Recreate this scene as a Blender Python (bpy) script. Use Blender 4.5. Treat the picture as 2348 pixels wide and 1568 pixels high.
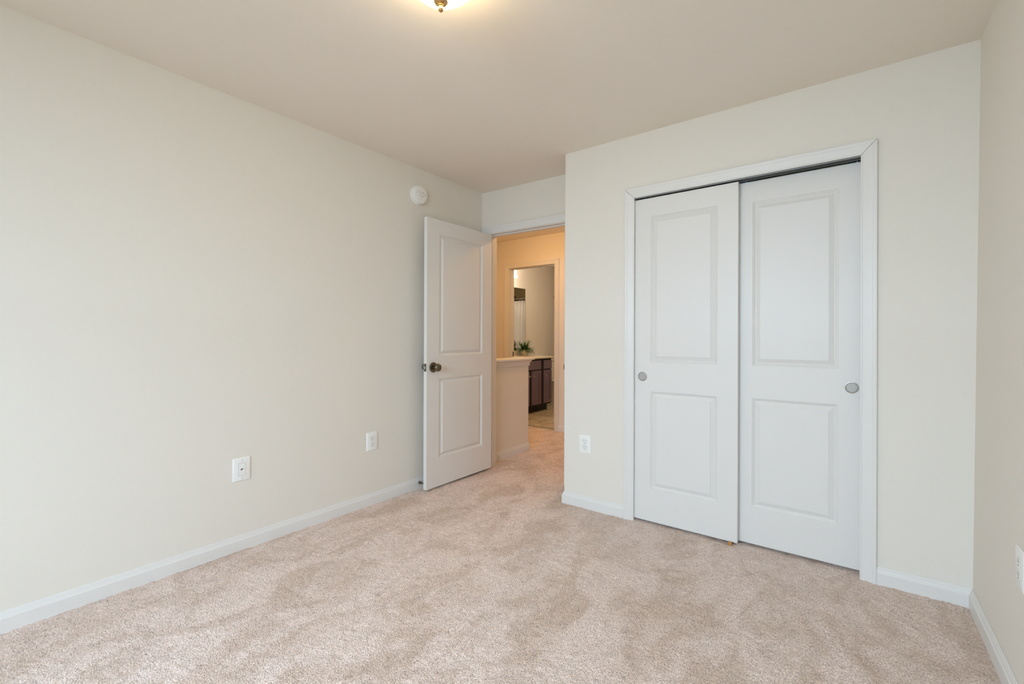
import bpy, bmesh, math, random
import numpy as np
from mathutils import Vector, Matrix

for o in list(bpy.data.objects):
    bpy.data.objects.remove(o)
S = bpy.context.scene
C = S.collection
PI = math.pi

# ------------------------------------------------------------------ camera
cam_d = bpy.data.cameras.new('camera')
cam = bpy.data.objects.new('camera', cam_d)
C.objects.link(cam)
YAW, PITCH, ROLL, FPX, PY = 0.64606, 0.00097, 0.00359, 1031.83, 771.46
fw = Vector((-math.sin(YAW) * math.cos(PITCH), math.cos(YAW) * math.cos(PITCH), math.sin(PITCH)))
rt = Vector((math.cos(YAW), math.sin(YAW), 0))
up = rt.cross(fw)
r2 = math.cos(ROLL) * rt + math.sin(ROLL) * up
u2 = -math.sin(ROLL) * rt + math.cos(ROLL) * up
cam.matrix_world = Matrix(((r2.x, u2.x, -fw.x, 2.64235), (r2.y, u2.y, -fw.y, 0.16615),
                           (r2.z, u2.z, -fw.z, 1.15839), (0, 0, 0, 1)))
cam_d.sensor_fit = 'HORIZONTAL'
cam_d.sensor_width = 36.0
cam_d.lens = FPX / 2348 * 36.0
cam_d.shift_y = (PY - 784) / 2348
cam_d.clip_start = 0.02
S.camera = cam

# ------------------------------------------------------------------ light
W = bpy.data.worlds.new('sky')
S.world = W
W.use_nodes = True
bg = W.node_tree.nodes['Background']
wt = W.node_tree
wtc = wt.nodes.new('ShaderNodeTexCoord')
wsep = wt.nodes.new('ShaderNodeSeparateXYZ')
wrp = wt.nodes.new('ShaderNodeValToRGB')
wrp.color_ramp.elements[0].position = 0.47
wrp.color_ramp.elements[0].color = (0.20, 0.27, 0.13, 1)      # lawn outside the window
wrp.color_ramp.elements[1].position = 0.53
wrp.color_ramp.elements[1].color = (0.70, 0.84, 1.0, 1)       # pale sky
wmr = wt.nodes.new('ShaderNodeMapRange')
wmr.inputs['From Min'].default_value = -1
wt.links.new(wtc.outputs['Generated'], wsep.inputs[0])
wt.links.new(wsep.outputs['Z'], wmr.inputs['Value'])
wt.links.new(wmr.outputs['Result'], wrp.inputs['Fac'])
wt.links.new(wrp.outputs['Color'], bg.inputs[0])
bg.inputs[1].default_value = 1.6


def area(name, loc, rot, sx, sy, watts, col):
    d = bpy.data.lights.new(name, 'AREA')
    d.shape = 'RECTANGLE'
    d.size, d.size_y = sx, sy
    d.energy = watts
    d.color = col
    o = bpy.data.objects.new(name, d)
    C.objects.link(o)
    o.location = loc
    o.rotation_euler = rot
    return o


# daylight entering through the window behind the camera
area('window_daylight', (1.75, -2.45, 2.25), (PI / 2 - 0.48, 0, 0), 3.0, 1.7, 600, (0.58, 0.785, 1.0))

S.view_settings.view_transform = 'Standard'
S.view_settings.look = 'None'
S.view_settings.gamma = 1.0
S.view_settings.use_curve_mapping = False
S.view_settings.exposure = -0.19
S.cycles.max_bounces = 12
S.cycles.diffuse_bounces = 8
S.cycles.glossy_bounces = 4
S.cycles.caustics_reflective = False
S.cycles.caustics_refractive = False
S.cycles.use_denoising = True
S.cycles.sample_clamp_indirect = 6.0

LAMP_ROOM, LAMP_HALL, LAMP_BATH = 23.0, 42.0, 34.0

# ------------------------------------------------------------------ measures
H = 2.44
YF, YC, XC, XR, XRT = 3.2183, 2.9083, 1.0393, 3.0616, 3.0822
FANG = 0.0321
YB = 4.925          # hall wall with the bathroom door
XM = -1.75          # bathroom wall with the mirror
YK = -1.40          # wall behind the camera
TH = 0.115


# ------------------------------------------------------------------ materials
def mat(name, col, rough=0.6, metal=0.0, bump=None, var=None, emit=None, spec=0.5, coat=0.0):
    m = bpy.data.materials.new(name)
    m.use_nodes = True
    nt = m.node_tree
    b = nt.nodes['Principled BSDF']
    b.inputs['Base Color'].default_value = (*col, 1)
    b.inputs['Roughness'].default_value = rough
    b.inputs['Metallic'].default_value = metal
    b.inputs['Specular IOR Level'].default_value = spec
    if coat:
        b.inputs['Coat Weight'].default_value = coat
    if emit:
        b.inputs['Emission Color'].default_value = (*emit[0], 1)
        b.inputs['Emission Strength'].default_value = emit[1]
    if bump or var:
        tc = nt.nodes.new('ShaderNodeTexCoord')
    if bump:                       # (scale, strength, distance)
        n = nt.nodes.new('ShaderNodeTexNoise')
        n.inputs['Scale'].default_value = bump[0]
        n.inputs['Detail'].default_value = 3
        nt.links.new(tc.outputs['Object'], n.inputs['Vector'])
        bp = nt.nodes.new('ShaderNodeBump')
        bp.inputs['Strength'].default_value = bump[1]
        bp.inputs['Distance'].default_value = bump[2]
        nt.links.new(n.outputs['Fac'], bp.inputs['Height'])
        nt.links.new(bp.outputs['Normal'], b.inputs['Normal'])
    if var:                        # (scale, amount): slight unevenness of the coat
        n = nt.nodes.new('ShaderNodeTexNoise')
        n.inputs['Scale'].default_value = var[0]
        n.inputs['Detail'].default_value = 4
        nt.links.new(tc.outputs['Object'], n.inputs['Vector'])
        r = nt.nodes.new('ShaderNodeMapRange')
        r.inputs['To Min'].default_value = 1 - var[1]
        r.inputs['To Max'].default_value = 1 + var[1]
        nt.links.new(n.outputs['Fac'], r.inputs['Value'])
        hsv = nt.nodes.new('ShaderNodeHueSaturation')
        hsv.inputs['Color'].default_value = (*col, 1)
        nt.links.new(r.outputs['Result'], hsv.inputs['Value'])
        nt.links.new(hsv.outputs['Color'], b.inputs['Base Color'])
    return m


def srgb(r, g, b):
    f = lambda c: (c / 255 / 12.92) if c / 255 <= 0.04045 else ((c / 255 + 0.055) / 1.055) ** 2.4
    return (f(r), f(g), f(b))


M = {}
M['wall'] = mat('wall_paint', srgb(227, 222, 212), 0.75, bump=(420, 0.25, 0.0006), var=(60, 0.012))
M['ceiling'] = mat('ceiling_paint', srgb(234, 226, 215), 0.85, bump=(300, 0.3, 0.0008), var=(40, 0.012))
M['trim'] = mat('white_trim_paint', srgb(224, 222, 218), 0.42, bump=(25, 0.05, 0.0008))
M['door'] = mat('white_door_paint', srgb(224, 222, 218), 0.45, bump=(650, 0.10, 0.0004))
M['plastic'] = mat('white_plastic', srgb(238, 238, 234), 0.35)
M['slot'] = mat('dark_socket_slot', srgb(45, 42, 40), 0.6)
M['gapdark'] = mat('dark_gap', srgb(60, 60, 60), 0.7)
M['nickel'] = mat('satin_nickel', srgb(190, 186, 178), 0.32, 1.0, bump=(500, 0.05, 0.0003))
M['brushed'] = mat('brushed_nickel', srgb(176, 172, 166), 0.55, 0.55, var=(90, 0.03))
M['pewter'] = mat('antique_pewter', srgb(118, 108, 92), 0.26, 1.0, var=(40, 0.1))
M['brass'] = mat('aged_brass', srgb(206, 164, 108), 0.3, 1.0, var=(60, 0.08))
M['track'] = mat('dark_track_metal', srgb(140, 142, 142), 0.42, 0.4)
M['steel'] = mat('zinc_steel', srgb(205, 210, 215), 0.2, 1.0)
M['guide'] = mat('tan_nylon_guide', srgb(176, 128, 72), 0.4)
M['led'] = mat('red_indicator', srgb(120, 20, 16), 0.3)
M['grey'] = mat('grey_print', srgb(95, 95, 95), 0.6)
M['seam'] = mat('grey_seam', srgb(158, 156, 153), 0.7)
M['wood'] = mat('espresso_wood', srgb(110, 92, 110), 0.38, bump=(80, 0.1, 0.0006), var=(12, 0.12))
M['recess'] = mat('cabinet_recess_shade', srgb(28, 20, 20), 0.7)  # near-black: shade between the cabinet doors put into the colour
M['counter'] = mat('cultured_marble', srgb(232, 220, 200), 0.3, var=(18, 0.04))
M['pot'] = mat('cream_ceramic', srgb(205, 190, 165), 0.6, bump=(90, 0.7, 0.004), var=(30, 0.08))
M['soil'] = mat('dark_soil', srgb(50, 38, 28), 0.9)
M['leaf'] = mat('fern_leaf', srgb(50, 92, 28), 0.45, var=(45, 0.45))
M['mirror'] = mat('mirror_silver', (0.86, 0.87, 0.86), 0.02, 1.0)
M['porcelain'] = mat('white_porcelain', srgb(236, 233, 226), 0.12, coat=0.4)
M['curtain'] = mat('white_curtain', srgb(240, 240, 240), 0.8, bump=(300, 0.1, 0.0005))
M['surround'] = mat('tub_surround', srgb(168, 156, 120), 0.35)
M['bronze'] = mat('dark_bronze', srgb(72, 58, 48), 0.35, 0.9)
M['glassframe'] = mat('white_vinyl_frame', srgb(238, 238, 238), 0.4)


def emitter(name, col, strength):
    m = mat(name, (0.9, 0.88, 0.84), 0.35, emit=(col, strength))
    return m


M['bowl'] = emitter('lit_frosted_bowl', (1.0, 0.77, 0.44), LAMP_ROOM)
M['hallbowl'] = emitter('lit_hall_glass', (1.0, 0.57, 0.23), LAMP_HALL)
M['hallbowl_near'] = emitter('lit_hall_glass_near', (1.0, 0.57, 0.23), LAMP_HALL * 1.3)
M['bathfill'] = emitter('lit_bath_fill_glass', (1.0, 0.79, 0.58), 42.0)  # glow of the added bathroom fill lamp
M['shade'] = emitter('lit_bell_shade', (1.0, 0.82, 0.62), LAMP_BATH)


def carpet_material():
    m = bpy.data.materials.new('beige_carpet')
    m.use_nodes = True
    nt = m.node_tree
    N, L = nt.nodes.new, nt.links.new
    b = nt.nodes['Principled BSDF']
    b.inputs['Roughness'].default_value = 0.95
    b.inputs['Specular IOR Level'].default_value = 0.1
    b.inputs['Sheen Weight'].default_value = 0.15
    b.inputs['Sheen Roughness'].default_value = 0.6
    tc = N('ShaderNodeTexCoord')
    # wide brushed patches where the pile lies the other way
    mp = N('ShaderNodeMapping')
    mp.inputs['Rotation'].default_value = (0, 0, math.radians(8))
    mp.inputs['Scale'].default_value = (1.8, 1.0, 1)
    L(tc.outputs['Object'], mp.inputs['Vector'])
    n1 = N('ShaderNodeTexNoise')
    n1.inputs['Scale'].default_value = 2.6
    n1.inputs['Detail'].default_value = 6
    n1.inputs['Roughness'].default_value = 0.6
    n1.inputs['Distortion'].default_value = 1.1
    L(mp.outputs['Vector'], n1.inputs['Vector'])
    r1 = N('ShaderNodeValToRGB')
    r1.color_ramp.elements[0].position = 0.37
    r1.color_ramp.elements[0].color = (*srgb(213, 189, 172), 1)
    r1.color_ramp.elements[1].position = 0.56
    r1.color_ramp.elements[1].color = (*srgb(234, 213, 201), 1)
    L(n1.outputs['Fac'], r1.inputs['Fac'])
    n3 = N('ShaderNodeTexNoise')       # smaller scuffs and foot marks
    n3.inputs['Scale'].default_value = 7.5
    n3.inputs['Detail'].default_value = 4
    n3.inputs['Roughness'].default_value = 0.65
    n3.inputs['Distortion'].default_value = 1.4
    L(mp.outputs['Vector'], n3.inputs['Vector'])
    r3 = N('ShaderNodeMapRange')
    r3.inputs['From Min'].default_value = 0.34
    r3.inputs['From Max'].default_value = 0.48
    r3.inputs['To Min'].default_value = 0.91
    r3.inputs['To Max'].default_value = 1.0
    L(n3.outputs['Fac'], r3.inputs['Value'])
    mx3 = N('ShaderNodeMix')
    mx3.data_type = 'RGBA'
    mx3.blend_type = 'MULTIPLY'
    mx3.inputs['Factor'].default_value = 1.0
    L(r1.outputs['Color'], mx3.inputs['A'])
    L(r3.outputs['Result'], mx3.inputs['B'])
    # tufts
    v = N('ShaderNodeTexVoronoi')
    v.inputs['Scale'].default_value = 190
    v.inputs['Randomness'].default_value = 1
    n2 = N('ShaderNodeTexNoise')
    n2.inputs['Scale'].default_value = 185
    n2.inputs['Detail'].default_value = 4
    n2.inputs['Roughness'].default_value = 0.7
    L(tc.outputs['Object'], v.inputs['Vector'])
    L(tc.outputs['Object'], n2.inputs['Vector'])
    r2_ = N('ShaderNodeMapRange')
    r2_.inputs['From Min'].default_value = 0.30
    r2_.inputs['From Max'].default_value = 0.56
    r2_.inputs['To Min'].default_value = 0.36
    r2_.inputs['To Max'].default_value = 1.12
    L(n2.outputs['Fac'], r2_.inputs['Value'])
    mx = N('ShaderNodeMix')
    mx.data_type = 'RGBA'
    mx.blend_type = 'MULTIPLY'
    mx.inputs['Factor'].default_value = 1.0
    L(mx3.outputs['Result'], mx.inputs['A'])
    L(r2_.outputs['Result'], mx.inputs['B'])
    L(mx.outputs['Result'], b.inputs['Base Color'])
    ad = N('ShaderNodeMath')
    ad.operation = 'SUBTRACT'
    L(n2.outputs['Fac'], ad.inputs[0])
    L(v.outputs['Distance'], ad.inputs[1])
    bp = N('ShaderNodeBump')
    bp.inputs['Strength'].default_value = 0.7
    bp.inputs['Distance'].default_value = 0.004
    L(ad.outputs['Value'], bp.inputs['Height'])
    L(bp.outputs['Normal'], b.inputs['Normal'])
    return m


def vinyl_material():
    m = bpy.data.materials.new('stone_pattern_vinyl')
    m.use_nodes = True
    nt = m.node_tree
    N, L = nt.nodes.new, nt.links.new
    b = nt.nodes['Principled BSDF']
    b.inputs['Roughness'].default_value = 0.35
    tc = N('ShaderNodeTexCoord')
    mp = N('ShaderNodeMapping')
    mp.inputs['Scale'].default_value = (1.2, 5, 1)
    L(tc.outputs['Object'], mp.inputs['Vector'])
    n = N('ShaderNodeTexNoise')
    n.inputs['Scale'].default_value = 4
    n.inputs['Detail'].default_value = 6
    n.inputs['Distortion'].default_value = 1.5
    L(mp.outputs['Vector'], n.inputs['Vector'])
    r = N('ShaderNodeValToRGB')
    r.color_ramp.elements[0].position = 0.38
    r.color_ramp.elements[0].color = (*srgb(150, 132, 104), 1)
    r.color_ramp.elements[1].position = 0.60
    r.color_ramp.elements[1].color = (*srgb(222, 206, 176), 1)
    L(n.outputs['Fac'], r.inputs['Fac'])
    br = N('ShaderNodeTexBrick')
    br.offset = 0.5
    br.inputs['Scale'].default_value = 1
    br.inputs['Brick Width'].default_value = 0.33
    br.inputs['Row Height'].default_value = 0.33
    br.inputs['Mortar Size'].default_value = 0.006
    br.inputs['Mortar'].default_value = (*srgb(222, 206, 176), 1)
    L(tc.outputs['Object'], br.inputs['Vector'])
    L(r.outputs['Color'], br.inputs['Color1'])
    L(r.outputs['Color'], br.inputs['Color2'])
    L(br.outputs['Color'], b.inputs['Base Color'])
    return m


M['carpet'] = carpet_material()
M['vinyl'] = vinyl_material()


# ------------------------------------------------------------------ helpers
def bx(bm, lo, hi, bev=0.0):
    x0, y0, z0 = lo
    x1, y1, z1 = hi
    vs = [bm.verts.new(p) for p in ((x0, y0, z0), (x1, y0, z0), (x1, y1, z0), (x0, y1, z0),
                                    (x0, y0, z1), (x1, y0, z1), (x1, y1, z1), (x0, y1, z1))]
    fs = [bm.faces.new([vs[i] for i in f]) for f in ((0, 3, 2, 1), (4, 5, 6, 7), (0, 1, 5, 4), (1, 2, 6, 5), (2, 3, 7, 6), (3, 0, 4, 7))]
    if bev:
        es = list({e for f in fs for e in f.edges})
        bmesh.ops.bevel(bm, geom=es, offset=bev, segments=2, affect='EDGES', profile=0.5)
    return bm


def obj(name, bm, m, parent=None, smooth=False, xf=None):
    bmesh.ops.recalc_face_normals(bm, faces=bm.faces[:])
    me = bpy.data.meshes.new(name)
    bm.to_mesh(me)
    bm.free()
    for k in (m if isinstance(m, (list, tuple)) else [m]):
        me.materials.append(k)
    if smooth:
        me.polygons.foreach_set('use_smooth', [True] * len(me.polygons))
        try:
            me.set_sharp_from_angle(angle=math.radians(smooth if smooth > 1 else 40))
        except Exception:
            pass
    o = bpy.data.objects.new(name, me)
    C.objects.link(o)
    if parent:
        o.parent = parent
    if xf is not None:
        o.matrix_world = xf
    return o


def nb():
    return bmesh.new()


def struct(o, label=None, cat=None):
    o['kind'] = 'structure'
    if label:
        o['label'] = label
        o['category'] = cat
    return o


def tag(o, label, cat, group=None):
    o['label'] = label
    o['category'] = cat
    if group:
        o['group'] = group
    return o


def thing(name, label, cat, mtx=None, group=None):
    o = bpy.data.objects.new(name, None)
    o.empty_display_size = 0.05
    C.objects.link(o)
    if mtx is not None:
        o.matrix_world = mtx
    return tag(o, label, cat, group)


def lathe(bm, prof, seg=32, mtx=Matrix(), cap=True):
    """revolve (r, h) about local z"""
    rings = []
    for r, h in prof:
        if r < 1e-6:
            rings.append([bm.verts.new(mtx @ Vector((0, 0, h)))])
        else:
            rings.append([bm.verts.new(mtx @ Vector((r * math.cos(2 * PI * k / seg), r * math.sin(2 * PI * k / seg), h))) for k in range(seg)])
    for a, b in zip(rings, rings[1:]):
        for k in range(seg):
            k2 = (k + 1) % seg
            f = [a[k % len(a)], a[k2 % len(a)], b[k2 % len(b)], b[k % len(b)]]
            f2 = []
            for v in f:
                if v not in f2:
                    f2.append(v)
            if len(f2) > 2:
                bm.faces.new(f2)
    if cap:
        for r in (rings[0], rings[-1]):
            if len(r) > 2:
                bm.faces.new(r)
    return bm


def tube(bm, pts, rad, seg=10):
    pts = [Vector(p) for p in pts]
    rings = []
    for i, p in enumerate(pts):
        t = (pts[min(i + 1, len(pts) - 1)] - pts[max(i - 1, 0)]).normalized()
        a = t.orthogonal().normalized()
        if rings:
            a = (pa - t * pa.dot(t)).normalized()
        pa = a
        b = t.cross(a)
        rings.append([bm.verts.new(p + rad * (math.cos(2 * PI * k / seg) * a + math.sin(2 * PI * k / seg) * b)) for k in range(seg)])
    for a, b in zip(rings, rings[1:]):
        for k in range(seg):
            bm.faces.new([a[k], a[(k + 1) % seg], b[(k + 1) % seg], b[k]])
    bm.faces.new(rings[0])
    bm.faces.new(rings[-1])
    return bm


def loft(bm, rows, close=True):
    """rows: lists of points of equal length; faces between successive rows, caps at both ends"""
    R = [[bm.verts.new(p) for p in row] for row in rows]
    n = len(R[0])
    for a, b in zip(R, R[1:]):
        for k in range(n if close else n - 1):
            bm.faces.new([a[k], a[(k + 1) % n], b[(k + 1) % n], b[k]])
    if close:
        bm.faces.new(R[0])
        bm.faces.new(R[-1])
    return bm


BASE = [(0, -0.02), (0.014, -0.02), (0.014, 0.055), (0.0128, 0.0585), (0.0105, 0.0605), (0.0085, 0.068), (0.0078, 0.0715),
        (0.0055, 0.0725), (0.0042, 0.079), (0.0025, 0.0815), (0, 0.0815)]


def baseboard(name, path, side, label):
    """path in plan along the wall face; side +1: the room lies left of the direction of travel"""
    P2 = [Vector(p) for p in path]
    rows = []
    for i, p in enumerate(P2):
        ns = []
        for a, b in ((i - 1, i), (i, i + 1)):
            if 0 <= a and b < len(P2):
                d = (P2[b] - P2[a]).normalized()
                ns.append(Vector((-d.y, d.x)) * side)
        if len(ns) == 1:
            n = ns[0]
        else:
            n = (ns[0] + ns[1])
            n = n / n.dot(ns[0])
        rows.append([(p.x + n.x * t, p.y + n.y * t, z) for t, z in BASE])
    bm = nb()
    loft(bm, rows)
    return struct(obj(name, bm, M['trim']), label, 'baseboard')


CAS = [(0, 0), (0, 0.0085), (0.0015, 0.0095), (0.006, 0.0098), (0.0078, 0.0082), (0.010, 0.0090), (0.022, 0.0115), (0.036, 0.0140),
       (0.0455, 0.0150), (0.047, 0.0165), (0.054, 0.0178), (0.0605, 0.0178), (0.0625, 0.0165), (0.0625, 0)]


def casing(name, a0, a1, zt, place, label, z0=-0.02, gap=0.0009, m=None):
    """U-shaped mitred casing; place(a, z, v) -> point, v out of the wall"""
    bm = nb()
    loft(bm, [[place(a0 - u, z0, v) for u, v in CAS], [place(a0 - u, zt + u - gap, v) for u, v in CAS]])
    loft(bm, [[place(a0 - u + gap, zt + u, v) for u, v in CAS], [place(a1 + u - gap, zt + u, v) for u, v in CAS]])
    loft(bm, [[place(a1 + u, z0, v) for u, v in CAS], [place(a1 + u, zt + u - gap, v) for u, v in CAS]])
    return struct(obj(name, bm, m or M['trim']), label, 'door trim')


def panel_face(bm, x0, x1, z0, z1, place, back=False):
    """moulded recessed and raised panel; place(x, z, v) with v the depth behind the face"""
    prof = [(0, 0), (0.0020, 0.0040), (0.0055, 0.0046), (0.0095, 0.0085), (0.0130, 0.0115), (0.0160, 0.0118), (0.0180, 0.0105), (0.0350, 0.0035), (0.0370, 0.0032), (0.038, 0.0010)]
    rows = []
    for d, v in prof:
        rows.append([place(x0 + d, z0 + d, v), place(x1 - d, z0 + d, v), place(x1 - d, z1 - d, v), place(x0 + d, z1 - d, v)])
    R = [[bm.verts.new(p) for p in row] for row in rows]
    for a, b in zip(R, R[1:]):
        for k in range(4):
            bm.faces.new([a[k], a[(k + 1) % 4], b[(k + 1) % 4], b[k]])
    bm.faces.new(R[-1])


def door_leaf(w, z0, z1, t, px0, px1, panels):
    """door in local coords: x 0..w, front face at y=0 facing -y, back at y=t"""
    bm = nb()
    for yy, sgn in ((0, 1), (t, -1)):
        pl = lambda x, z, v, yy=yy, sgn=sgn: (x, yy + sgn * v, z)
        for a, b in panels:
            panel_face(bm, px0, px1, a, b, pl)
        quads = [(0, px0, z0, z1), (px1, w, z0, z1)]
        zs = [z0] + [z for p in panels for z in p] + [z1]
        for k in range(0, len(zs), 2):
            quads.append((px0, px1, zs[k], zs[k + 1]))
        for xa, xb, za, zb in quads:
            bm.faces.new([bm.verts.new(pl(x, z, 0)) for x, z in ((xa, za), (xb, za), (xb, zb), (xa, zb))])
    for pts in (((0, 0, z0), (0, t, z0), (0, t, z1), (0, 0, z1)), ((w, 0, z0), (w, t, z0), (w, t, z1), (w, 0, z1)),
                ((0, 0, z0), (w, 0, z0), (w, t, z0), (0, t, z0)), ((0, 0, z1), (w, 0, z1), (w, t, z1), (0, t, z1))):
        bm.faces.new([bm.verts.new(p) for p in pts])
    bmesh.ops.remove_doubles(bm, verts=bm.verts[:], dist=1e-5)
    return bm


# ------------------------------------------------------------------ the room shell
def carpet_mesh():
    x0, x1, y0, y1, st = -1.30, 3.18, -1.52, 4.985, 0.0085
    nx, ny = int((x1 - x0) / st) + 1, int((y1 - y0) / st) + 1
    rng = np.random.default_rng(7)
    xs, ys = np.meshgrid(np.linspace(x0, x1, nx), np.linspace(y0, y1, ny))
    fine = rng.normal(0, 1, (ny, nx))
    z = 0.0016 * fine

    def smooth_noise(cell, amp):
        gy, gx = ny // cell + 3, nx // cell + 3
        g = rng.normal(0, 1, (gy, gx))
        iy, ix = np.arange(ny) / cell, np.arange(nx) / cell
        a, b = iy.astype(int), ix.astype(int)
        fy, fx = (iy - a)[:, None], (ix - b)[None, :]
        fy, fx = fy * fy * (3 - 2 * fy), fx * fx * (3 - 2 * fx)
        return amp * ((g[a][:, b] * (1 - fx) + g[a][:, b + 1] * fx) * (1 - fy) + (g[a + 1][:, b] * (1 - fx) + g[a + 1][:, b + 1] * fx) * fy)
    z += smooth_noise(4, 0.0010) + smooth_noise(14, 0.0008)
    z = np.clip(z, -0.008, 0.006)
    co = np.stack([xs, ys, z], -1).reshape(-1, 3).astype(np.float32)
    idx = np.arange(nx * ny).reshape(ny, nx)
    q = np.stack([idx[:-1, :-1], idx[:-1, 1:], idx[1:, 1:], idx[1:, :-1]], -1).reshape(-1, 4).astype(np.int32)
    me = bpy.data.meshes.new('floor')
    me.vertices.add(len(co))
    me.vertices.foreach_set('co', co.ravel())
    me.loops.add(q.size)
    me.loops.foreach_set('vertex_index', q.ravel())
    me.polygons.add(len(q))
    me.polygons.foreach_set('loop_start', np.arange(0, q.size, 4, dtype=np.int32))
    me.polygons.foreach_set('use_smooth', np.ones(len(q), bool))
    me.update(calc_edges=True)
    me.validate()
    me.materials.append(M['carpet'])
    o = bpy.data.objects.new('floor', me)
    C.objects.link(o)
    return o


struct(carpet_mesh(), 'beige carpet covering the bedroom and hall floor', 'carpet')
bm = nb(); bx(bm, (XM - 0.1, 4.985, -0.06), (0, 8.2, -0.002))
struct(obj('floor_bath', bm, M['vinyl']), 'tan stone-patterned vinyl floor in the bathroom', 'floor')
bm = nb(); bx(bm, (-1.9, YK - 0.2, H), (3.3, 8.2, H + 0.1))
struct(obj('ceiling', bm, M['ceiling']), 'plain flat beige ceiling above the room', 'ceiling')

Z0 = -0.05
bm = nb(); bx(bm, (-0.12, YK - TH, Z0), (0, YF + 0.12, H))
struct(obj('wall_left', bm, M['wall']), 'long plain beige wall on the left with two plates', 'wall')

# closet wall with its opening, and the return beside the doorway
bm = nb()
CL0, CL1, CLT = 1.538, 2.702, 2.082
bx(bm, (XC, YC, Z0), (CL0, YC + TH, H))
bx(bm, (CL1, YC, Z0), (XRT + 0.1, YC + TH, H))
bx(bm, (CL0, YC, CLT), (CL1, YC + TH, H))
bx(bm, (XC, YC + TH, Z0), (XC + TH, YF + 0.06, H))
struct(obj('wall_closet', bm, M['wall']), 'beige wall around the sliding closet doors', 'wall')

# right wall, a little out of plumb
bm = nb()
lo = [(XR, YK - TH), (3.3, YK - TH), (3.3, YC + TH), (XR, YC + TH)]
k = (XRT - XR) / H
loft(bm, [[(x + (k * Z0 if x == XR else 0), y, Z0) for x, y in lo], [(x + (k * H if x == XR else 0), y, H) for x, y in lo]])
struct(obj('wall_right', bm, M['wall']), 'plain beige wall at the right edge', 'wall')

# wall behind the camera with a window
WX0, WX1, WZ0, WZ1 = 1.0, 2.6, 0.75, 2.08
bm = nb()
bx(bm, (-0.12, YK - TH, Z0), (WX0, YK, H)); bx(bm, (WX1, YK - TH, Z0), (3.3, YK, H))
bx(bm, (WX0, YK - TH, Z0), (WX1, YK, WZ0)); bx(bm, (WX0, YK - TH, WZ1), (WX1, YK, H))
struct(obj('wall_back', bm, M['wall']), 'beige wall behind the viewer with a window', 'wall')
bm = nb()
for a, b in (((WX0, WZ0), (WX0 + .05, WZ1)), ((WX1 - .05, WZ0), (WX1, WZ1)), ((WX0, WZ0), (WX1, WZ0 + .05)), ((WX0, WZ1 - .05), (WX1, WZ1)),
             ((WX0, 1.40), (WX1, 1.44)), ((1.78, WZ0), (1.82, WZ1))):
    bx(bm, (a[0], YK - 0.09, a[1]), (b[0], YK - 0.04, b[1]))
struct(obj('window_1', bm, M['glassframe']), 'white framed window behind the viewer', 'window')

# doorway wall at the far end of the recess (runs a degree or two off square)
FX = Matrix.Translation((0, YF, 0)) @ Matrix.Rotation(FANG, 4, 'Z')
JL, JR, JT = 0.078, 0.8395, 2.062
bm = nb()
bx(bm, (-0.05, 0, Z0), (JL - 0.015, TH, H)); bx(bm, (JR + 0.015, 0, Z0), (3.2, TH, H)); bx(bm, (JL - 0.015, 0, JT + 0.015), (JR + 0.015, TH, H))
struct(obj('wall_far', bm, M['wall'], xf=FX), 'beige wall above the open bedroom doorway', 'wall')
bm = nb()
bx(bm, (JL - 0.015, -0.001, Z0), (JL, TH + 0.001, JT + 0.015)); bx(bm, (JR, -0.001, Z0), (JR + 0.015, TH + 0.001, JT + 0.015)); bx(bm, (JL, -0.001, JT), (JR, TH + 0.001, JT + 0.015))
bx(bm, (JL, 0.040, Z0), (JL + 0.010, 0.076, JT), 0.002); bx(bm, (JR - 0.010, 0.040, Z0), (JR, 0.076, JT), 0.002); bx(bm, (JL + 0.010, 0.040, JT - 0.010), (JR - 0.010, 0.076, JT), 0.002)
jamb = struct(obj('trim_1', bm, M['trim'], xf=FX), 'white jamb and stop lining the open bedroom doorway', 'door frame')
bm = nb(); bx(bm, (JR - 0.0022, 0.006, 0.895), (JR + 0.001, 0.034, 0.955)); bx(bm, (JR - 0.004, -0.006, 0.905), (JR, 0.008, 0.945), 0.001)
obj('strike_plate', bm, M['pewter'], jamb)
casing('trim_2', JL - 0.005, JR + 0.005, JT + 0.004, lambda a, z, v: FX @ Vector((a, -v, z)), 'white casing around the bedroom doorway, facing the bedroom')
casing('trim_3', JL - 0.005, JR + 0.005, JT + 0.004, lambda a, z, v: FX @ Vector((a, TH + v, z)), 'white casing around the bedroom doorway, facing the hall')

# closet trim
casing('trim_4', 1.5455, 2.6770, 2.0385, lambda a, z, v: (a, YC - v, z), 'white mitred casing framing the sliding closet doors', gap=0.0012)
bm = nb()
bx(bm, (CL0 - 0.001, YC, Z0), (CL0 + 0.003, YC + TH, CLT)); bx(bm, (CL1 - 0.003, YC, Z0), (CL1 + 0.001, YC + TH, CLT)); bx(bm, (CL0, YC, CLT - 0.004), (CL1, YC + TH, CLT + 0.001))
struct(obj('trim_5', bm, M['trim']), 'white jamb boards lining the closet opening', 'door frame')

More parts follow.
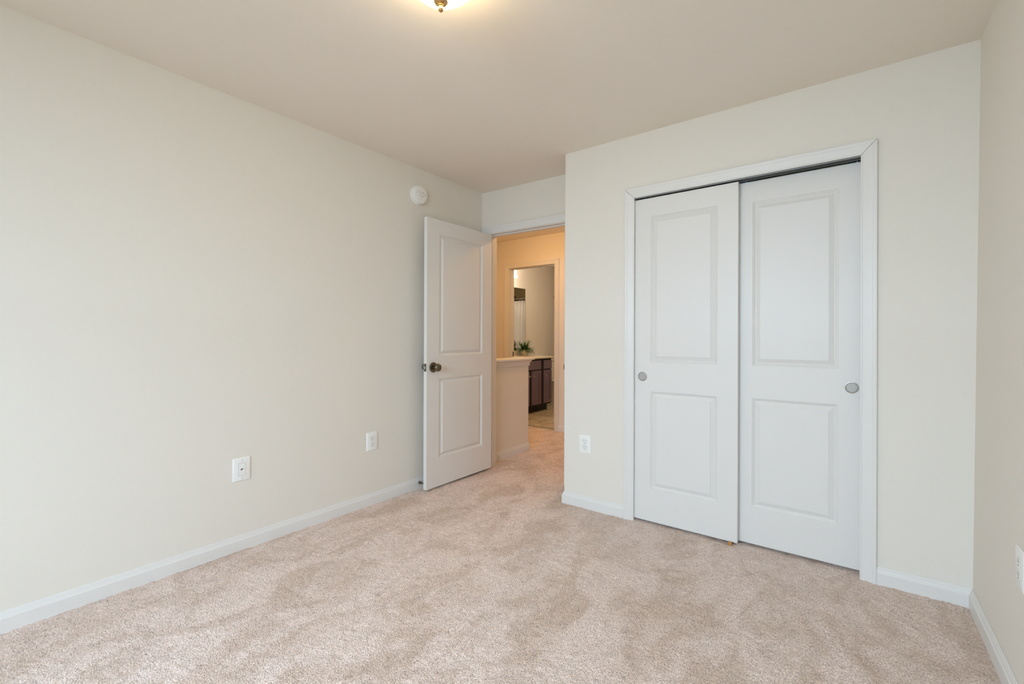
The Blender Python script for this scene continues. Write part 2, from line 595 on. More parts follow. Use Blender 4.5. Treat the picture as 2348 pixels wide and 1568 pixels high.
# hall and bathroom shell
bm = nb()
BJL, BJR, BJT = -1.000, -0.290, 2.064
bx(bm, (-1.9, YB, Z0), (BJL - 0.015, YB + TH, H)); bx(bm, (BJR + 0.015, YB, Z0), (3.3, YB + TH, H)); bx(bm, (BJL - 0.015, YB, BJT + 0.015), (BJR + 0.015, YB + TH, H))
struct(obj('wall_hall', bm, M['wall']), 'beige hall wall around the bathroom doorway', 'wall')
bm = nb()
bx(bm, (BJL - 0.015, YB - 0.001, Z0), (BJL, YB + TH + 0.001, BJT + 0.015)); bx(bm, (BJR, YB - 0.001, Z0), (BJR + 0.015, YB + TH + 0.001, BJT + 0.015)); bx(bm, (BJL, YB - 0.001, BJT), (BJR, YB + TH + 0.001, BJT + 0.015))
bx(bm, (BJL, YB + 0.040, Z0), (BJL + 0.011, YB + 0.076, BJT), 0.002); bx(bm, (BJR - 0.011, YB + 0.040, Z0), (BJR, YB + 0.076, BJT), 0.002); bx(bm, (BJL + 0.011, YB + 0.040, BJT - 0.011), (BJR - 0.011, YB + 0.076, BJT), 0.002)
bj = struct(obj('trim_6', bm, M['trim']), 'white jamb and stop lining the bathroom doorway', 'door frame')
bm = nb(); bx(bm, (BJL - 0.001, YB + 0.082, 0.90), (BJL + 0.0025, YB + 0.108, 0.96))
obj('strike_plate', bm, M['bronze'], bj)
casing('trim_7', BJL - 0.004, BJR + 0.004, BJT + 0.003, lambda a, z, v: (a, YB - v, z), 'white casing around the bathroom doorway across the hall')
bm = nb(); bx(bm, (-1.30, YF + TH, Z0), (-1.20, YB, H))
struct(obj('wall_stair_left', bm, M['wall']), 'beige wall closing the stair side of the hall', 'wall')
bm = nb(); bx(bm, (-1.30, YF + 0.02, Z0), (-0.12, YF + TH, H))
struct(obj('wall_stair_near', bm, M['wall']), 'beige wall at the near end of the stair', 'wall')
bm = nb(); bx(bm, (2.6, YF + TH, Z0), (2.7, YB, H))
struct(obj('wall_hall_end', bm, M['wall']), 'beige wall at the far right end of the hall', 'wall')
bm = nb(); bx(bm, (XM - 0.1, YB + TH, Z0), (XM, 8.1, H))
struct(obj('wall_bath_left', bm, M['wall']), 'beige bathroom wall behind the mirror and vanity', 'wall')
bm = nb(); bx(bm, (-0.2, YB + TH, Z0), (-0.1, 8.1, H))
struct(obj('wall_bath_right', bm, M['wall']), 'beige bathroom wall facing the mirror', 'wall')
bm = nb(); bx(bm, (XM - 0.1, 8.03, Z0), (-0.1, 8.13, H))
struct(obj('wall_bath_back', bm, M['wall']), 'bathroom wall at the far side of the tub', 'wall')
bm = nb(); bx(bm, (BJL, 4.965, -0.004), (BJR, 4.998, 0.006), 0.002)
struct(obj('trim_8', bm, M['nickel']), 'thin metal strip where hall carpet meets bathroom vinyl', 'threshold')

# half wall by the stair with its cap
HW = 3.953
bm = nb(); bx(bm, (-0.12, YF + TH - 0.03, Z0), (0, HW, 0.935))
struct(obj('wall_half', bm, M['wall']), 'low beige half wall beside the stair in the hall', 'half wall')
prof = [(-0.0, 0.868), (0.010, 0.868), (0.012, 0.876), (0.008, 0.880), (0.008, 0.8815), (0.0095, 0.890), (0.014, 0.902), (0.022, 0.913), (0.024, 0.9145), (0.024, 0.9200), (0.028, 0.9225), (0.028, 0.9265), (0.0, 0.9265)]
rows = []
yn = YF + TH + 0.004
for px, py, sx, sy in ((0, yn, 1, 0), (0, HW, 1, 1), (-0.12, HW, -1, 1), (-0.12, yn, -1, 0)):
    rows.append([(px + sx * u, py + sy * u, z) for u, z in prof])
bm = nb(); loft(bm, rows)
struct(obj('trim_9', bm, M['trim']), 'white cove moulding under the half wall cap', 'trim')
bm = nb(); bx(bm, (-0.168, yn, 0.9265), (0.048, HW + 0.048, 0.9455), 0.004)
struct(obj('trim_10', bm, M['trim']), 'white flat cap board on the half wall', 'trim')

# baseboards
baseboard('baseboard_left', [(0, YK), (0, YF - 0.02)], -1, 'white baseboard along the long left wall')
baseboard('baseboard_closet', [(1.4849, YC), (XC, YC), (XC, YF + 0.012)], 1, 'white baseboard left of the closet, wrapping the corner')
baseboard('baseboard_right', [(2.7397, YC), (XR, YC), (XR, YK)], -1, 'white baseboard right of the closet and along the right wall')
baseboard('baseboard_back', [(XR - 0.014, YK), (0.014, YK)], -1, 'white baseboard under the window behind the viewer')
baseboard('baseboard_half', [(0, YF + TH + 0.02), (0, HW), (-0.12, HW), (-0.12, YF + TH)], -1, 'white baseboard wrapping the low half wall')
baseboard('baseboard_hall', [(BJR + 0.0665, YB), (2.6, YB)], -1, 'white baseboard right of the bathroom doorway')
baseboard('baseboard_stair', [(-1.2, YB), (BJL - 0.0665, YB)], -1, 'white baseboard left of the bathroom doorway')


# ------------------------------------------------------------------ doors
T2 = 0.035
# bedroom door, opened back against the left wall: local x runs from hinge to free edge
W1 = 0.752
dm = Matrix(((0, -1, 0, 0.131), (-1, 0, 0, 3.2005), (0, 0, 1, 0), (0, 0, 0, 1)))
# local -y (front) must face +x:  world = (0.131 - y, 3.2005 - x, z)
dd = Matrix.Rotation(-0.0034, 4, 'Z')
T1 = 0.032
bm = door_leaf(W1, 0.0195, 2.0495, T1, 0.125, 0.624, [(0.235, 0.840), (1.014, 1.936)])
d1 = struct(obj('door_1', bm, M['door'], xf=dm), 'white two-panel bedroom door standing open against the left wall', 'door')
KX, KZ = W1 - 0.064, 0.928


def lm(x, z, y=0.0, inward=False):
    """local frame on a door face: lathe axis out of the front face (-y)"""
    return Matrix.Translation((x, y, z)) @ Matrix.Rotation(PI / 2 if not inward else -PI / 2, 4, 'X')


for inward, yy in ((False, 0.0), (True, T1)):
    bm = nb()
    KS = 1.13
    lathe(bm, [(r_ * KS, h_ * KS) for r_, h_ in [(0.0335, 0), (0.0335, 0.004), (0.031, 0.0085), (0.024, 0.0105), (0.0125, 0.0125), (0.0115, 0.024), (0.014, 0.028), (0.021, 0.033), (0.0262, 0.041),
               (0.0268, 0.048), (0.0245, 0.055), (0.019, 0.0595), (0.017, 0.0605), (0.0155, 0.0595), (0, 0.0600)]], 40, lm(KX, KZ, yy, inward), cap=False)
    obj('door_knob', bm, M['pewter'], d1, smooth=35)
bm = nb(); bx(bm, (W1 - 0.0003, 0.0045, KZ - 0.0285), (W1 + 0.0012, 0.0275, KZ + 0.0285), 0.0004)
lp = obj('latch_plate', bm, M['pewter'], d1)
bm = nb()
loft(bm, [[(W1 + 0.001, 0.009, KZ - 0.008), (W1 + 0.001, 0.009, KZ + 0.008), (W1 + 0.011, 0.0105, KZ + 0.007), (W1 + 0.011, 0.0105, KZ - 0.007)],
          [(W1 + 0.001, 0.023, KZ - 0.008), (W1 + 0.001, 0.023, KZ + 0.008), (W1 + 0.003, 0.023, KZ + 0.007), (W1 + 0.003, 0.023, KZ - 0.007)]])
obj('latch_bolt', bm, M['steel'], lp)
for zc in (0.22, 1.03, 1.84):
    bm = nb()
    tube(bm, [(-0.006, T1 + 0.004, zc - 0.045), (-0.006, T1 + 0.004, zc + 0.045)], 0.006, 12)
    bx(bm, (-0.0015, 0.004, zc - 0.044), (-0.0002, T1, zc + 0.044))
    obj('hinge', bm, M['pewter'], d1)

# sliding closet doors
YL_, YR_ = YC + 0.012, YC + 0.057


def closet_door(name, x0, y, pull_x, label, hangers):
    xf = Matrix.Translation((x0, y, 0))
    w = 0.598
    bm = door_leaf(w, 0.0165, 2.0265, T2, 0.106, 0.492, [(0.2195, 0.8235), (1.0045, 1.9115)])
    d = struct(obj(name, bm, M['door'], xf=xf), label, 'closet door')
    px = pull_x - x0
    bm = nb()
    lathe(bm, [(0.0290, 0), (0.0290, 0.0014), (0.0278, 0.0026), (0.0262, 0.0028), (0.0250, 0.0020), (0.0246, 0.0002)], 48, lm(px, 0.9135), cap=False)
    pl = obj('finger_pull', bm, M['nickel'], d, smooth=30)
    bm = nb()
    lathe(bm, [(0.0252, 0.0003), (0.0218, 0.0003)], 48, lm(px, 0.9135), cap=False)
    obj('pull_groove', bm, M['seam'], pl)
    bm = nb()
    lathe(bm, [(0.0222, 0.0002), (0.0222, 0.0008), (0, 0.0008)], 48, lm(px, 0.9135), cap=False)
    obj('pull_cup', bm, M['brushed'], pl)
    for hx in hangers:
        bm = nb()
        bx(bm, (hx - 0.03, -0.003 + 0.012, 2.0265), (hx + 0.03, 0.024, 2.029))
        bx(bm, (hx - 0.022, 0.016, 2.029), (hx + 0.022, 0.019, 2.056))
        lathe(bm, [(0.004, 0), (0.004, 0.003)], 10, Matrix.Translation((hx + 0.012, 0.009, 2.0325)) @ Matrix.Rotation(PI / 2, 4, 'X'))
        lathe(bm, [(0.010, 0), (0.010, 0.006)], 16, Matrix.Translation((hx, 0.026, 2.052)) @ Matrix.Rotation(PI / 2, 4, 'X'))
        obj('roller_hanger', bm, M['steel'], d)
    return d


closet_door('door_2', 1.5405, YL_, 1.5945, 'front white sliding closet door, nearer the doorway', (0.050,))
closet_door('door_3', 2.0975, YR_, 2.6445, 'rear white sliding closet door beside the right casing', (0.062, 0.555))
# double overhead track
bm = nb()
tz = CLT - 0.004
pts = [(0.004, 2.0335), (0.008, 2.0335), (0.008, tz - 0.004), (0.050, tz - 0.004), (0.050, 2.036), (0.0525, 2.036), (0.0525, tz - 0.004), (0.098, tz - 0.004), (0.098, 2.043), (0.1005, 2.043),
       (0.1005, tz), (0.004, tz)]
loft(bm, [[(CL0 + 0.004, YC + y, z) for y, z in pts], [(CL1 - 0.004, YC + y, z) for y, z in pts]])
bx(bm, (CL0 + 0.004, YC + 0.0490, 2.0345), (CL1 - 0.004, YC + 0.0545, 2.037)); bx(bm, (CL0 + 0.004, YC + 0.0935, 2.043), (CL1 - 0.004, YC + 0.099, 2.0455))
tag(obj('sliding_door_track', bm, M['track']), 'dark metal overhead track above the sliding closet doors', 'door track')
# floor guide
bm = nb()
bx(bm, (2.094, YC - 0.006, -0.004), (2.114, YC + 0.0095, 0.020), 0.002); bx(bm, (2.094, YC + 0.004, -0.006), (2.114, YC + 0.100, 0.002), 0.001)
bx(bm, (2.094, YC + 0.0482, 0.0), (2.114, YC + 0.0555, 0.020), 0.001)
tag(obj('door_floor_guide', bm, M['guide']), 'small tan floor guide under the front closet door', 'door guide')


# ------------------------------------------------------------------ small wall fittings
def on_wall(p, normal):
    """local z out of the wall, local y up"""
    n = Vector(normal)
    u = Vector((0, 0, 1))
    x = u.cross(n)
    return Matrix(((x.x, u.x, n.x, p[0]), (x.y, u.y, n.y, p[1]), (x.z, u.z, n.z, p[2]), (0, 0, 0, 1)))


def plate_bm(w, h, t, r=0.006, holes=()):
    bm = nb()

    def rr(w, h, r, z):
        pts = []
        for cx, cy, a0 in ((w / 2 - r, h / 2 - r, 0), (-w / 2 + r, h / 2 - r, 90), (-w / 2 + r, -h / 2 + r, 180), (w / 2 - r, -h / 2 + r, 270)):
            for k in range(5):
                a = math.radians(a0 + k * 22.5)
                pts.append((cx + r * math.cos(a), cy + r * math.sin(a), z))
        return pts
    loft(bm, [rr(w, h, r, 0), rr(w, h, r, t * 0.35), rr(w - 0.003, h - 0.003, r, t * 0.75), rr(w - 0.010, h - 0.010, r, t)])
    return bm


def recep_outline(z, s=1.0):
    pts = []
    R_, hh = 0.0172 * s, 0.0145 * s
    a0 = math.acos(hh / R_)
    for k in range(9):
        a = PI / 2 - a0 - (PI - 2 * a0) * k / 8
        pts.append((R_ * math.cos(a), R_ * math.sin(a), z))
    for k in range(9):
        a = -PI / 2 - a0 - (PI - 2 * a0) * k / 8
        pts.append((R_ * math.cos(a), R_ * math.sin(a), z))
    return pts


def outlet(mtx, label, proto=None):
    if proto:
        r = proto.copy()
        C.objects.link(r)
        r.matrix_world = mtx
        r['label'] = label
        for ch in list(proto.children):
            c = ch.copy(); C.objects.link(c); c.parent = r
            for g in ch.children:
                d = g.copy(); C.objects.link(d); d.parent = c
        return r
    t = thing('wall_outlet', label, 'power outlet', mtx, 'white wall outlets')
    obj('wall_plate', plate_bm(0.088, 0.125, 0.006), M['plastic'], t, smooth=30)
    for cy in (0.0195, -0.0195):
        bm = nb()
        loft(bm, [recep_outline(0.004), recep_outline(0.0066), recep_outline(0.0072, 0.96)])
        bmesh.ops.translate(bm, verts=bm.verts[:], vec=(0, cy, 0))
        rc = obj('receptacle', bm, M['plastic'], t)
        bm = nb()
        loft(bm, [[(x, y + cy, z) for x, y, z in recep_outline(0.0045, 1.09)], [(x, y + cy, z) for x, y, z in recep_outline(0.00625, 1.07)]])
        obj('receptacle_seam', bm, M['seam'], rc)
        for sx, hh in ((-0.0064, 0.0045), (0.0064, 0.0036)):
            bm = nb(); bx(bm, (sx - 0.0011, cy + 0.004 - hh, 0.006), (sx + 0.0011, cy + 0.004 + hh, 0.0075))
            obj('slot', bm, M['slot'], rc)
        bm = nb(); lathe(bm, [(0.0026, 0.006), (0.0026, 0.0075)], 12, Matrix.Translation((0, cy - 0.0082, 0)))
        obj('ground_hole', bm, M['slot'], rc)
    bm = nb(); lathe(bm, [(0.003, 0.005), (0.003, 0.0066), (0.0, 0.0070)], 12)
    obj('screw', bm, M['plastic'], t)
    return t


o1 = outlet(on_wall((0, 2.0675, 0.435), (1, 0, 0)), 'white wall outlet on the left wall near the open door')
outlet(on_wall((1.2, YC, 0.432), (0, -1, 0)), 'white wall outlet left of the closet doors', o1)
outlet(on_wall((XR + k * 0.44, 2.231, 0.444), (-1, 0, 0)), 'white wall outlet on the right wall at the photo edge', o1)

t = thing('phone_jack', 'white phone jack plate low on the left wall', 'wall jack', on_wall((0, 1.235, 0.436), (1, 0, 0)))
obj('wall_plate', plate_bm(0.088, 0.125, 0.006), M['plastic'], t, smooth=30)
bm = nb(); bx(bm, (-0.0176, -0.0346, 0.004), (0.0176, 0.0346, 0.0064))
obj('insert_seam', bm, M['seam'], t)
bm = nb(); bx(bm, (-0.0165, -0.0335, 0.004), (0.0165, 0.0335, 0.0070), 0.0006)
ins = obj('jack_insert', bm, M['plastic'], t)
bm = nb(); bx(bm, (-0.006, -0.004, 0.0066), (0.001, 0.003, 0.0074)); bx(bm, (0.001, 0.0, 0.0066), (0.006, 0.005, 0.0074))
obj('jack_socket', bm, M['slot'], ins)
for sy in (0.0485, -0.0485):
    bm = nb(); lathe(bm, [(0.0026, 0.005), (0.0026, 0.0064), (0, 0.0067)], 12, Matrix.Translation((0.001, sy, 0)))
    obj('screw', bm, M['seam'], t)

# smoke alarm high on the left wall
t = thing('smoke_alarm', 'round white smoke alarm high on the left wall', 'smoke alarm', on_wall((0, 2.468, 2.234), (1, 0, 0)))
bm = nb(); lathe(bm, [(0.0700, 0), (0.0705, 0.014), (0.069, 0.0165), (0.061, 0.0175), (0.0605, 0.020)], 48)
obj('mounting_base', bm, M['plastic'], t, smooth=30)
bm = nb(); lathe(bm, [(0.0608, 0.0165), (0.0608, 0.0215)], 48)
obj('air_gap', bm, M['grey'], t, smooth=30)
bm = nb(); lathe(bm, [(0.060, 0.0205), (0.0685, 0.0212), (0.0690, 0.030), (0.0665, 0.036), (0.060, 0.0390), (0.050, 0.0402), (0.0, 0.0410)], 48)
cov = obj('cover', bm, M['plastic'], t, smooth=30)
bm = nb(); lathe(bm, [(0.0150, 0.040), (0.0150, 0.0418), (0.0125, 0.0424), (0.0115, 0.0418), (0, 0.0420)], 28, Matrix.Translation((0.008, 0.001, 0)))
obj('test_button', bm, M['plastic'], cov, smooth=30)
bm = nb(); lathe(bm, [(0.0175, 0.0400), (0.0175, 0.0413), (0.0150, 0.0414)], 28, Matrix.Translation((0.008, 0.001, 0)), cap=False)
obj('button_ring', bm, M['seam'], cov)
bm = nb()
for a, b, c in ((-0.052, 0.004, 0.0), (-0.040, -0.022, 0.0)):
    pass
tube(bm, [(-0.050, 0.002, 0.0400), (-0.014, 0.024, 0.0407)], 0.0006, 6)
tube(bm, [(-0.018, -0.046, 0.0400), (0.022, -0.018, 0.0409)], 0.0006, 6)
obj('moulded_line', bm, M['seam'], cov)
bm = nb(); lathe(bm, [(0.0024, 0.040), (0.0024, 0.0418), (0, 0.0424)], 12, Matrix.Translation((0.022, 0.016, 0)))
obj('indicator_light', bm, M['led'], cov)
bm = nb()
for x, y, w, h in ((0.036, 0.006, 0.003, 0.004), (0.040, 0.001, 0.004, 0.004), (0.043, -0.003, 0.003, 0.004)):
    bx(bm, (x, y, 0.0400), (x + w, y + h, 0.0410))
obj('printed_mark', bm, M['grey'], cov)

# door stop on the left baseboard
t = thing('door_stop', 'small pewter door stop on the left baseboard behind the door', 'door stop', on_wall((0.0135, 2.486, 0.046), (1, 0, 0)))
bm = nb(); lathe(bm, [(0.0120, 0), (0.0122, 0.004), (0.0105, 0.012), (0.0068, 0.028), (0.0048, 0.040), (0.0044, 0.058), (0, 0.058)], 24)
obj('stem', bm, M['pewter'], t, smooth=30)
bm = nb(); lathe(bm, [(0.0078, 0.056), (0.0082, 0.060), (0.0078, 0.066), (0.005, 0.068), (0, 0.0685)], 20)
obj('rubber_tip', bm, M['plastic'], t, smooth=30)

# ceiling light of the bedroom
t = thing('ceiling_light', 'lit frosted bowl ceiling light with brass finial above the bedroom', 'ceiling light', Matrix.Translation((1.517, 1.247, H)))
bm = nb(); lathe(bm, [(0.150, 0.0), (0.152, -0.012), (0.146, -0.022), (0.136, -0.024), (0.0, -0.024)], 48)
obj('canopy', bm, M['brass'], t, smooth=30)
bm = nb()
bowl = [(0.150 * r, -0.030 - 0.105 * (1 - r * r)) for r in [1 - i / 18 for i in range(19)]]
lathe(bm, [(0.147, -0.027)] + bowl, 56, cap=False)
obj('glass_bowl', bm, M['bowl'], t, smooth=60)
bm = nb()
lathe(bm, [(0.0, -0.1345), (0.0225, -0.1320), (0.0240, -0.1350), (0.0205, -0.1400), (0.0105, -0.1445), (0.0112, -0.1470), (0.0112, -0.1490), (0.0085, -0.1505), (0.0078, -0.1570),
           (0.0084, -0.1600), (0.0078, -0.1650), (0.0050, -0.1680), (0, -0.1690)], 32, cap=False)
obj('finial', bm, M['brass'], t, smooth=40)


# ------------------------------------------------------------------ hall lamps
def hall_lamp(x, y, label, gm):
    t = thing('hall_light', label, 'ceiling light', Matrix.Translation((x, y, H)), 'hall ceiling lights')
    bm = nb(); lathe(bm, [(0.13, 0.0), (0.13, -0.018), (0.12, -0.022), (0, -0.022)], 32)
    obj('canopy', bm, M['brass'], t, smooth=30)
    bm = nb(); lathe(bm, [(0.125 * math.cos(a), -0.022 - 0.070 * math.sin(a)) for a in [PI / 2 * i / 10 for i in range(10)]] + [(0, -0.092)], 32, cap=False)
    obj('glass_bowl', bm, gm, t, smooth=60)
    return t


hall_lamp(-0.36, 4.17, 'lit bowl ceiling light in the hall above the stair landing', M['hallbowl'])
hall_lamp(0.62, 4.05, 'lit bowl ceiling light in the hall outside the bedroom door', M['hallbowl_near'])

# ------------------------------------------------------------------ bathroom
VX, VY0, VY1, VZ = -1.20, 5.06, 6.335, 0.825
t = thing('vanity_cabinet', 'dark brown bathroom vanity cabinet below the mirror', 'vanity', Matrix.Translation(((VX + XM) / 2, (VY0 + VY1) / 2, 0)))
IV = t.matrix_world.inverted()


def vpart(name, bm, m, parent=t, **kw):
    bmesh.ops.transform(bm, matrix=IV, verts=bm.verts[:])
    return obj(name, bm, m, parent, **kw)


bm = nb(); bx(bm, (XM + 0.005, VY0, 0.10), (VX - 0.018, VY1, VZ), 0.001)
vpart('body', bm, M['wood'])
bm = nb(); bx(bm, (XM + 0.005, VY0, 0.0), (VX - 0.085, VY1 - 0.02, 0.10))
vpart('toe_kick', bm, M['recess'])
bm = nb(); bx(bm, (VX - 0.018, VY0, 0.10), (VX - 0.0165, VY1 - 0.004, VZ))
vpart('face_frame', bm, M['recess'])  # frame strips coloured as if in shadow, darker than the wood


def cab_door(y0, y1, z0, z1, knob_y=None, raised=True):
    bm = nb()
    fr = 0.045
    fx0, fx1 = VX - 0.0155, VX
    for a, b in (((y0, z0), (y0 + fr, z1)), ((y1 - fr, z0), (y1, z1)), ((y0 + fr, z0), (y1 - fr, z0 + fr)), ((y0 + fr, z1 - fr), (y1 - fr, z1))):
        bx(bm, (fx0, a[0], a[1]), (fx1, b[0], b[1]), 0.0015)
    bx(bm, (fx0, y0 + fr, z0 + fr), (fx1 - 0.009, y1 - fr, z1 - fr))
    d = vpart('door', bm, M['wood'])
    if knob_y:
        bm = nb()
        lathe(bm, [(0.007, 0), (0.0055, 0.004), (0.005, 0.014), (0.012, 0.019), (0.0135, 0.025), (0.010, 0.029), (0, 0.030)], 20,
              Matrix.Translation((VX, knob_y, 0.563)) @ Matrix.Rotation(PI / 2, 4, 'Y'), cap=False)
        vpart('knob', bm, M['nickel'], d, smooth=40)
    return d


cab_door(5.415, 5.708, 0.125, 0.640, 5.685)
cab_door(5.764, 6.022, 0.125, 0.640, 5.795)
cab_door(6.094, 6.328, 0.125, 0.640, 6.119)
cab_door(5.09, 5.385, 0.125, 0.640, 5.36)
for y0, y1 in ((5.09, 5.385), (5.415, 6.022), (6.094, 6.328)):
    bm = nb(); bx(bm, (VX - 0.0155, y0, 0.660), (VX, y1, 0.795), 0.002)
    vpart('drawer_front', bm, M['wood'])
t = thing('vanity_countertop', 'cream countertop with backsplash on the dark vanity', 'countertop', Matrix.Translation(((VX + XM) / 2, (VY0 + VY1) / 2, VZ)))
IV = t.matrix_world.inverted()
bm = nb(); bx(bm, (XM + 0.003, YB + TH + 0.005, VZ), (VX + 0.022, VY1 + 0.012, VZ + 0.026), 0.006)
vpart('slab', bm, M['counter'], t)
bm = nb(); bx(bm, (XM + 0.002, YB + TH + 0.005, VZ + 0.026), (XM + 0.022, VY1 + 0.012, VZ + 0.108), 0.003)
vpart('backsplash', bm, M['counter'], t)

bm = nb(); bx(bm, (XM + 0.001, 5.10, 0.936), (XM + 0.007, 6.353, 1.966))
tag(obj('wall_mirror', bm, M['mirror']), 'frameless bathroom mirror above the vanity', 'mirror')

# vanity light
t = thing('vanity_light', 'wall light with lit bell shades above the bathroom mirror', 'wall light', on_wall((XM, 5.70, 2.20), (1, 0, 0)))
bm = nb(); bx(bm, (-0.30, -0.03, 0), (0.30, 0.055, 0.022), 0.006)
obj('back_plate', bm, M['nickel'], t)
for lx in (-0.205, 0, 0.19):
    bm = nb()
    tube(bm, [(lx, 0.015, 0.02), (lx, 0.03, 0.07), (lx, 0.045, 0.105), (lx, 0.035, 0.12), (lx, 0.02, 0.12)], 0.007, 10)
    obj('arm', bm, M['nickel'], t, smooth=40)
    bm = nb()
    prof = [(0.018, 0.03), (0.024, 0.02), (0.028, 0.0), (0.031, -0.03), (0.037, -0.06), (0.049, -0.085), (0.060, -0.098), (0.058, -0.098), (0.046, -0.082), (0.034, -0.058), (0.028, -0.03), (0.0, 0.01)]
    lathe(bm, prof, 28, Matrix.Translation((lx, 0, 0.12)) @ Matrix.Rotation(-PI / 2, 4, 'X'), cap=False)
    obj('bell_shade', bm, M['shade'], t, smooth=50)

t = thing('bath_fill_light', 'added unseen bowl light that brightens the bathroom', 'ceiling light', Matrix.Translation((-0.70, 6.25, H)))  # lamp added out of view to light walls, floor and curtain
bm = nb(); lathe(bm, [(0.13, 0.0), (0.13, -0.018), (0.12, -0.022), (0, -0.022)], 32)
obj('canopy', bm, M['nickel'], t, smooth=30)
bm = nb(); lathe(bm, [(0.125 * math.cos(a), -0.022 - 0.07 * math.sin(a)) for a in [PI / 2 * i / 10 for i in range(10)]] + [(0, -0.092)], 32, cap=False)
obj('glass_bowl', bm, M['bathfill'], t, smooth=60)

# plant on the counter
PXY = (-1.605, 6.15)
t = thing('potted_fern', 'small green fern in a cream pot on the bathroom counter', 'plant', Matrix.Translation((*PXY, VZ + 0.0265)))
bm = nb(); lathe(bm, [(0.0, 0.0), (0.052, 0.0), (0.056, 0.006), (0.050, 0.012), (0.062, 0.030), (0.071, 0.055), (0.069, 0.076), (0.060, 0.092), (0.058, 0.098), (0.060, 0.102), (0.054, 0.102), (0.050, 0.090)], 32, cap=False)
pot = obj('pot', bm, M['pot'], t, smooth=40)
bm = nb(); lathe(bm, [(0.051, 0.088), (0, 0.094)], 24, cap=False)
obj('soil', bm, M['soil'], t)
rng = random.Random(11)
bm = nb()
for i in range(120):
    az = rng.uniform(0, 2 * PI)
    el = rng.uniform(0.15, 1.35)
    ln = rng.uniform(0.125, 0.195)
    p = Vector((0.022 * math.cos(az), 0.022 * math.sin(az), 0.094))
    d = Vector((math.cos(az) * math.cos(el), math.sin(az) * math.cos(el), math.sin(el)))
    n = 9
    pts = []
    for s in range(n):
        pts.append(p.copy())
        p = p + d * ln / n
        p.z = max(p.z, 0.035)
        p.x = max(p.x, -0.094)
        d = (d + Vector((0, 0, -0.20 if el < 0.9 else -0.11))).normalized()
    side = d.cross(Vector((0, 0, 1))).normalized()
    for s in range(1, n):
        q = pts[s]
        tdir = (pts[s] - pts[s - 1]).normalized()
        wl = 0.028 * (1 - 0.65 * s / n)
        for sg in (-1, 1):
            dirv = (side * sg + tdir * 0.7 + Vector((0, 0, rng.uniform(-0.2, 0.25)))).normalized()
            nrm = dirv.cross(tdir).normalized() * 0.0006
            w2 = tdir * 0.0075
            bm.faces.new([bm.verts.new(v) for v in (q - w2 * .4, q + dirv * wl * .5 - w2, q + dirv * wl + nrm, q + dirv * wl * .5 + w2)])
        if s < n - 1:
            w3 = side * 0.0008
            bm.faces.new([bm.verts.new(v) for v in (pts[s] - w3, pts[s] + w3, pts[s + 1] + w3, pts[s + 1] - w3)])
obj('foliage', bm, M['leaf'], t)

# toilet beyond the vanity
TY = 6.80
t = thing('toilet', 'white toilet just past the end of the vanity', 'toilet', Matrix.Translation((XM, TY, 0)))


def oval(cx, rx_b, rx_f, ry, z, n=28):
    pts = []
    for k_ in range(n):
        a = 2 * PI * k_ / n
        c = math.cos(a)
        pts.append((cx + (rx_f if c > 0 else rx_b) * c, ry * math.sin(a), z))
    return pts


bm = nb()
loft(bm, [oval(0.40, 0.26, 0.20, 0.12, 0), oval(0.40, 0.25, 0.19, 0.11, 0.03), oval(0.42, 0.22, 0.18, 0.10, 0.14), oval(0.44, 0.22, 0.24, 0.15, 0.27), oval(0.44, 0.22, 0.27, 0.185, 0.36), oval(0.44, 0.22, 0.275, 0.19, 0.39)])
obj('bowl', bm, M['porcelain'], t, smooth=50)
bm = nb()
loft(bm, [oval(0.45, 0.20, 0.275, 0.19, 0.392), oval(0.45, 0.205, 0.28, 0.195, 0.405), oval(0.45, 0.205, 0.28, 0.195, 0.425), oval(0.45, 0.19, 0.265, 0.18, 0.435)])
obj('seat_lid', bm, M['porcelain'], t, smooth=40)
bm = nb(); bx(bm, (0.015, -0.20, 0.38), (0.21, 0.20, 0.74), 0.02)
obj('tank', bm, M['porcelain'], t, smooth=40)
bm = nb(); bx(bm, (0.010, -0.21, 0.741), (0.22, 0.21, 0.775), 0.012)
obj('tank_lid', bm, M['porcelain'], t, smooth=40)

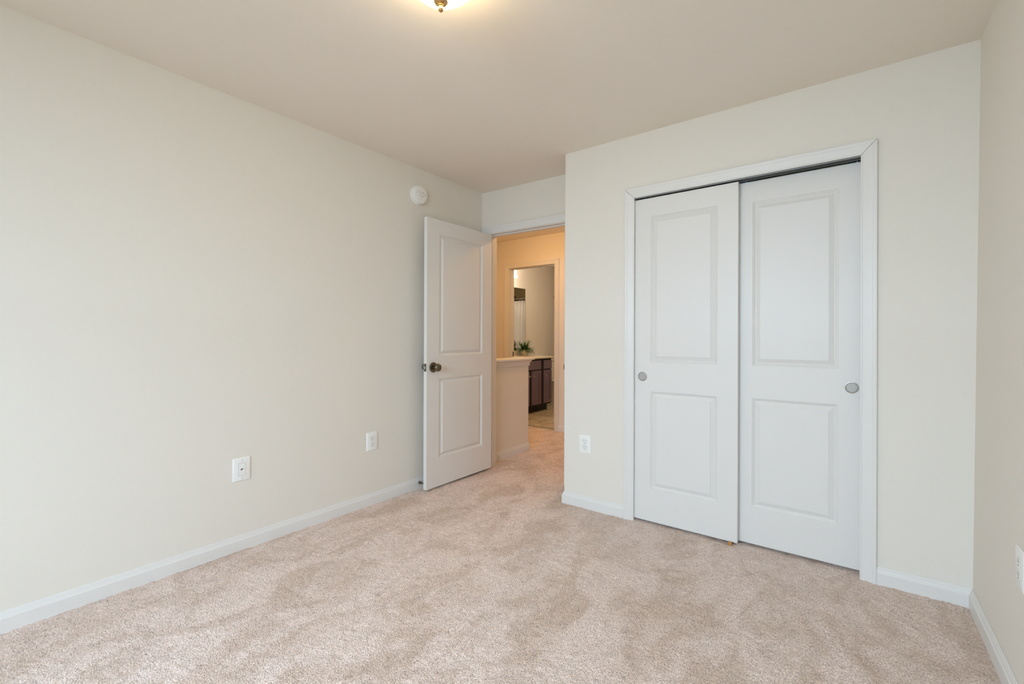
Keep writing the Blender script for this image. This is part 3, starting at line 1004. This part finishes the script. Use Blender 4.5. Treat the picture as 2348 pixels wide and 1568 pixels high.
# tub with curtain, seen in the mirror
t = thing('bathtub', 'white bathtub and surround at the far end of the bathroom', 'bathtub', Matrix.Translation(((XM - 0.2) / 2, 7.64, 0)))
IV = t.matrix_world.inverted()
bm = nb()
bx(bm, (XM + 0.002, 7.31, 0), (-0.202, 7.37, 0.40), 0.012); bx(bm, (XM + 0.002, 7.95, 0), (-0.202, 8.02, 0.40), 0.012)
bx(bm, (XM + 0.002, 7.37, 0), (XM + 0.09, 7.95, 0.40), 0.012); bx(bm, (-0.29, 7.37, 0), (-0.202, 7.95, 0.40), 0.012); bx(bm, (XM + 0.05, 7.33, 0.02), (-0.25, 7.99, 0.08))
vpart('tub', bm, M['porcelain'], t)
bm = nb(); bx(bm, (XM + 0.002, 8.012, 0.40), (-0.202, 8.026, 2.40)); bx(bm, (-0.214, 7.31, 0.40), (-0.202, 8.012, 2.40)); bx(bm, (XM + 0.002, 7.31, 0.40), (XM + 0.014, 8.012, 2.40))
vpart('wall_surround', bm, M['surround'], t)
bm = nb(); tube(bm, [(XM + 0.004, 7.25, 1.90), (-0.204, 7.25, 1.90)], 0.0125, 14)
rod = tag(obj('shower_rod', bm, M['nickel']), 'metal shower curtain rod seen in the mirror', 'curtain rod')
bm = nb()
nseg = 180
rows = []
for iz in range(7):
    z = 1.862 - (1.862 - 0.20) * iz / 6
    rows.append([(-1.10 + 0.87 * i / nseg, 7.25 + (0.022 + 0.006 * iz / 6) * math.sin(i * 0.42 + 0.5 * math.sin(i * 0.13)), z) for i in range(nseg + 1)])
loft(bm, rows, close=False)
cu = obj('shower_curtain', bm, M['curtain'], smooth=60)
sm_ = cu.modifiers.new('thickness', 'SOLIDIFY')
sm_.thickness = 0.002
tag(cu, 'white shower curtain hanging on rings, seen in the mirror', 'shower curtain')
for i in range(9):
    x = -1.07 + 0.10 * i
    bm = nb()
    tube(bm, [(x, 7.25 + 0.021 * math.cos(a), 1.8945 + 0.028 * math.sin(a)) for a in [2 * PI * j / 14 for j in range(15)]], 0.003, 6)
    obj('curtain_ring', bm, M['bronze'], rod)
t = thing('shower_fixture', 'dark shower head on a bent arm, seen in the mirror', 'shower head', Matrix.Translation((-0.216, 7.84, 2.03)))
bm = nb(); tube(bm, [(-0.001, 0, 0), (-0.10, 0, 0.02), (-0.17, 0, 0.0), (-0.22, 0, -0.05)], 0.011, 10)
obj('shower_arm', bm, M['bronze'], t, smooth=40)
bm = nb(); lathe(bm, [(0.014, 0), (0.02, 0.02), (0.045, 0.05), (0.047, 0.06), (0, 0.06)], 20, Matrix.Translation((-0.215, 0, -0.045)) @ Matrix.Rotation(PI + 0.6, 4, 'Y'))
obj('spray_face', bm, M['bronze'], t, smooth=40)
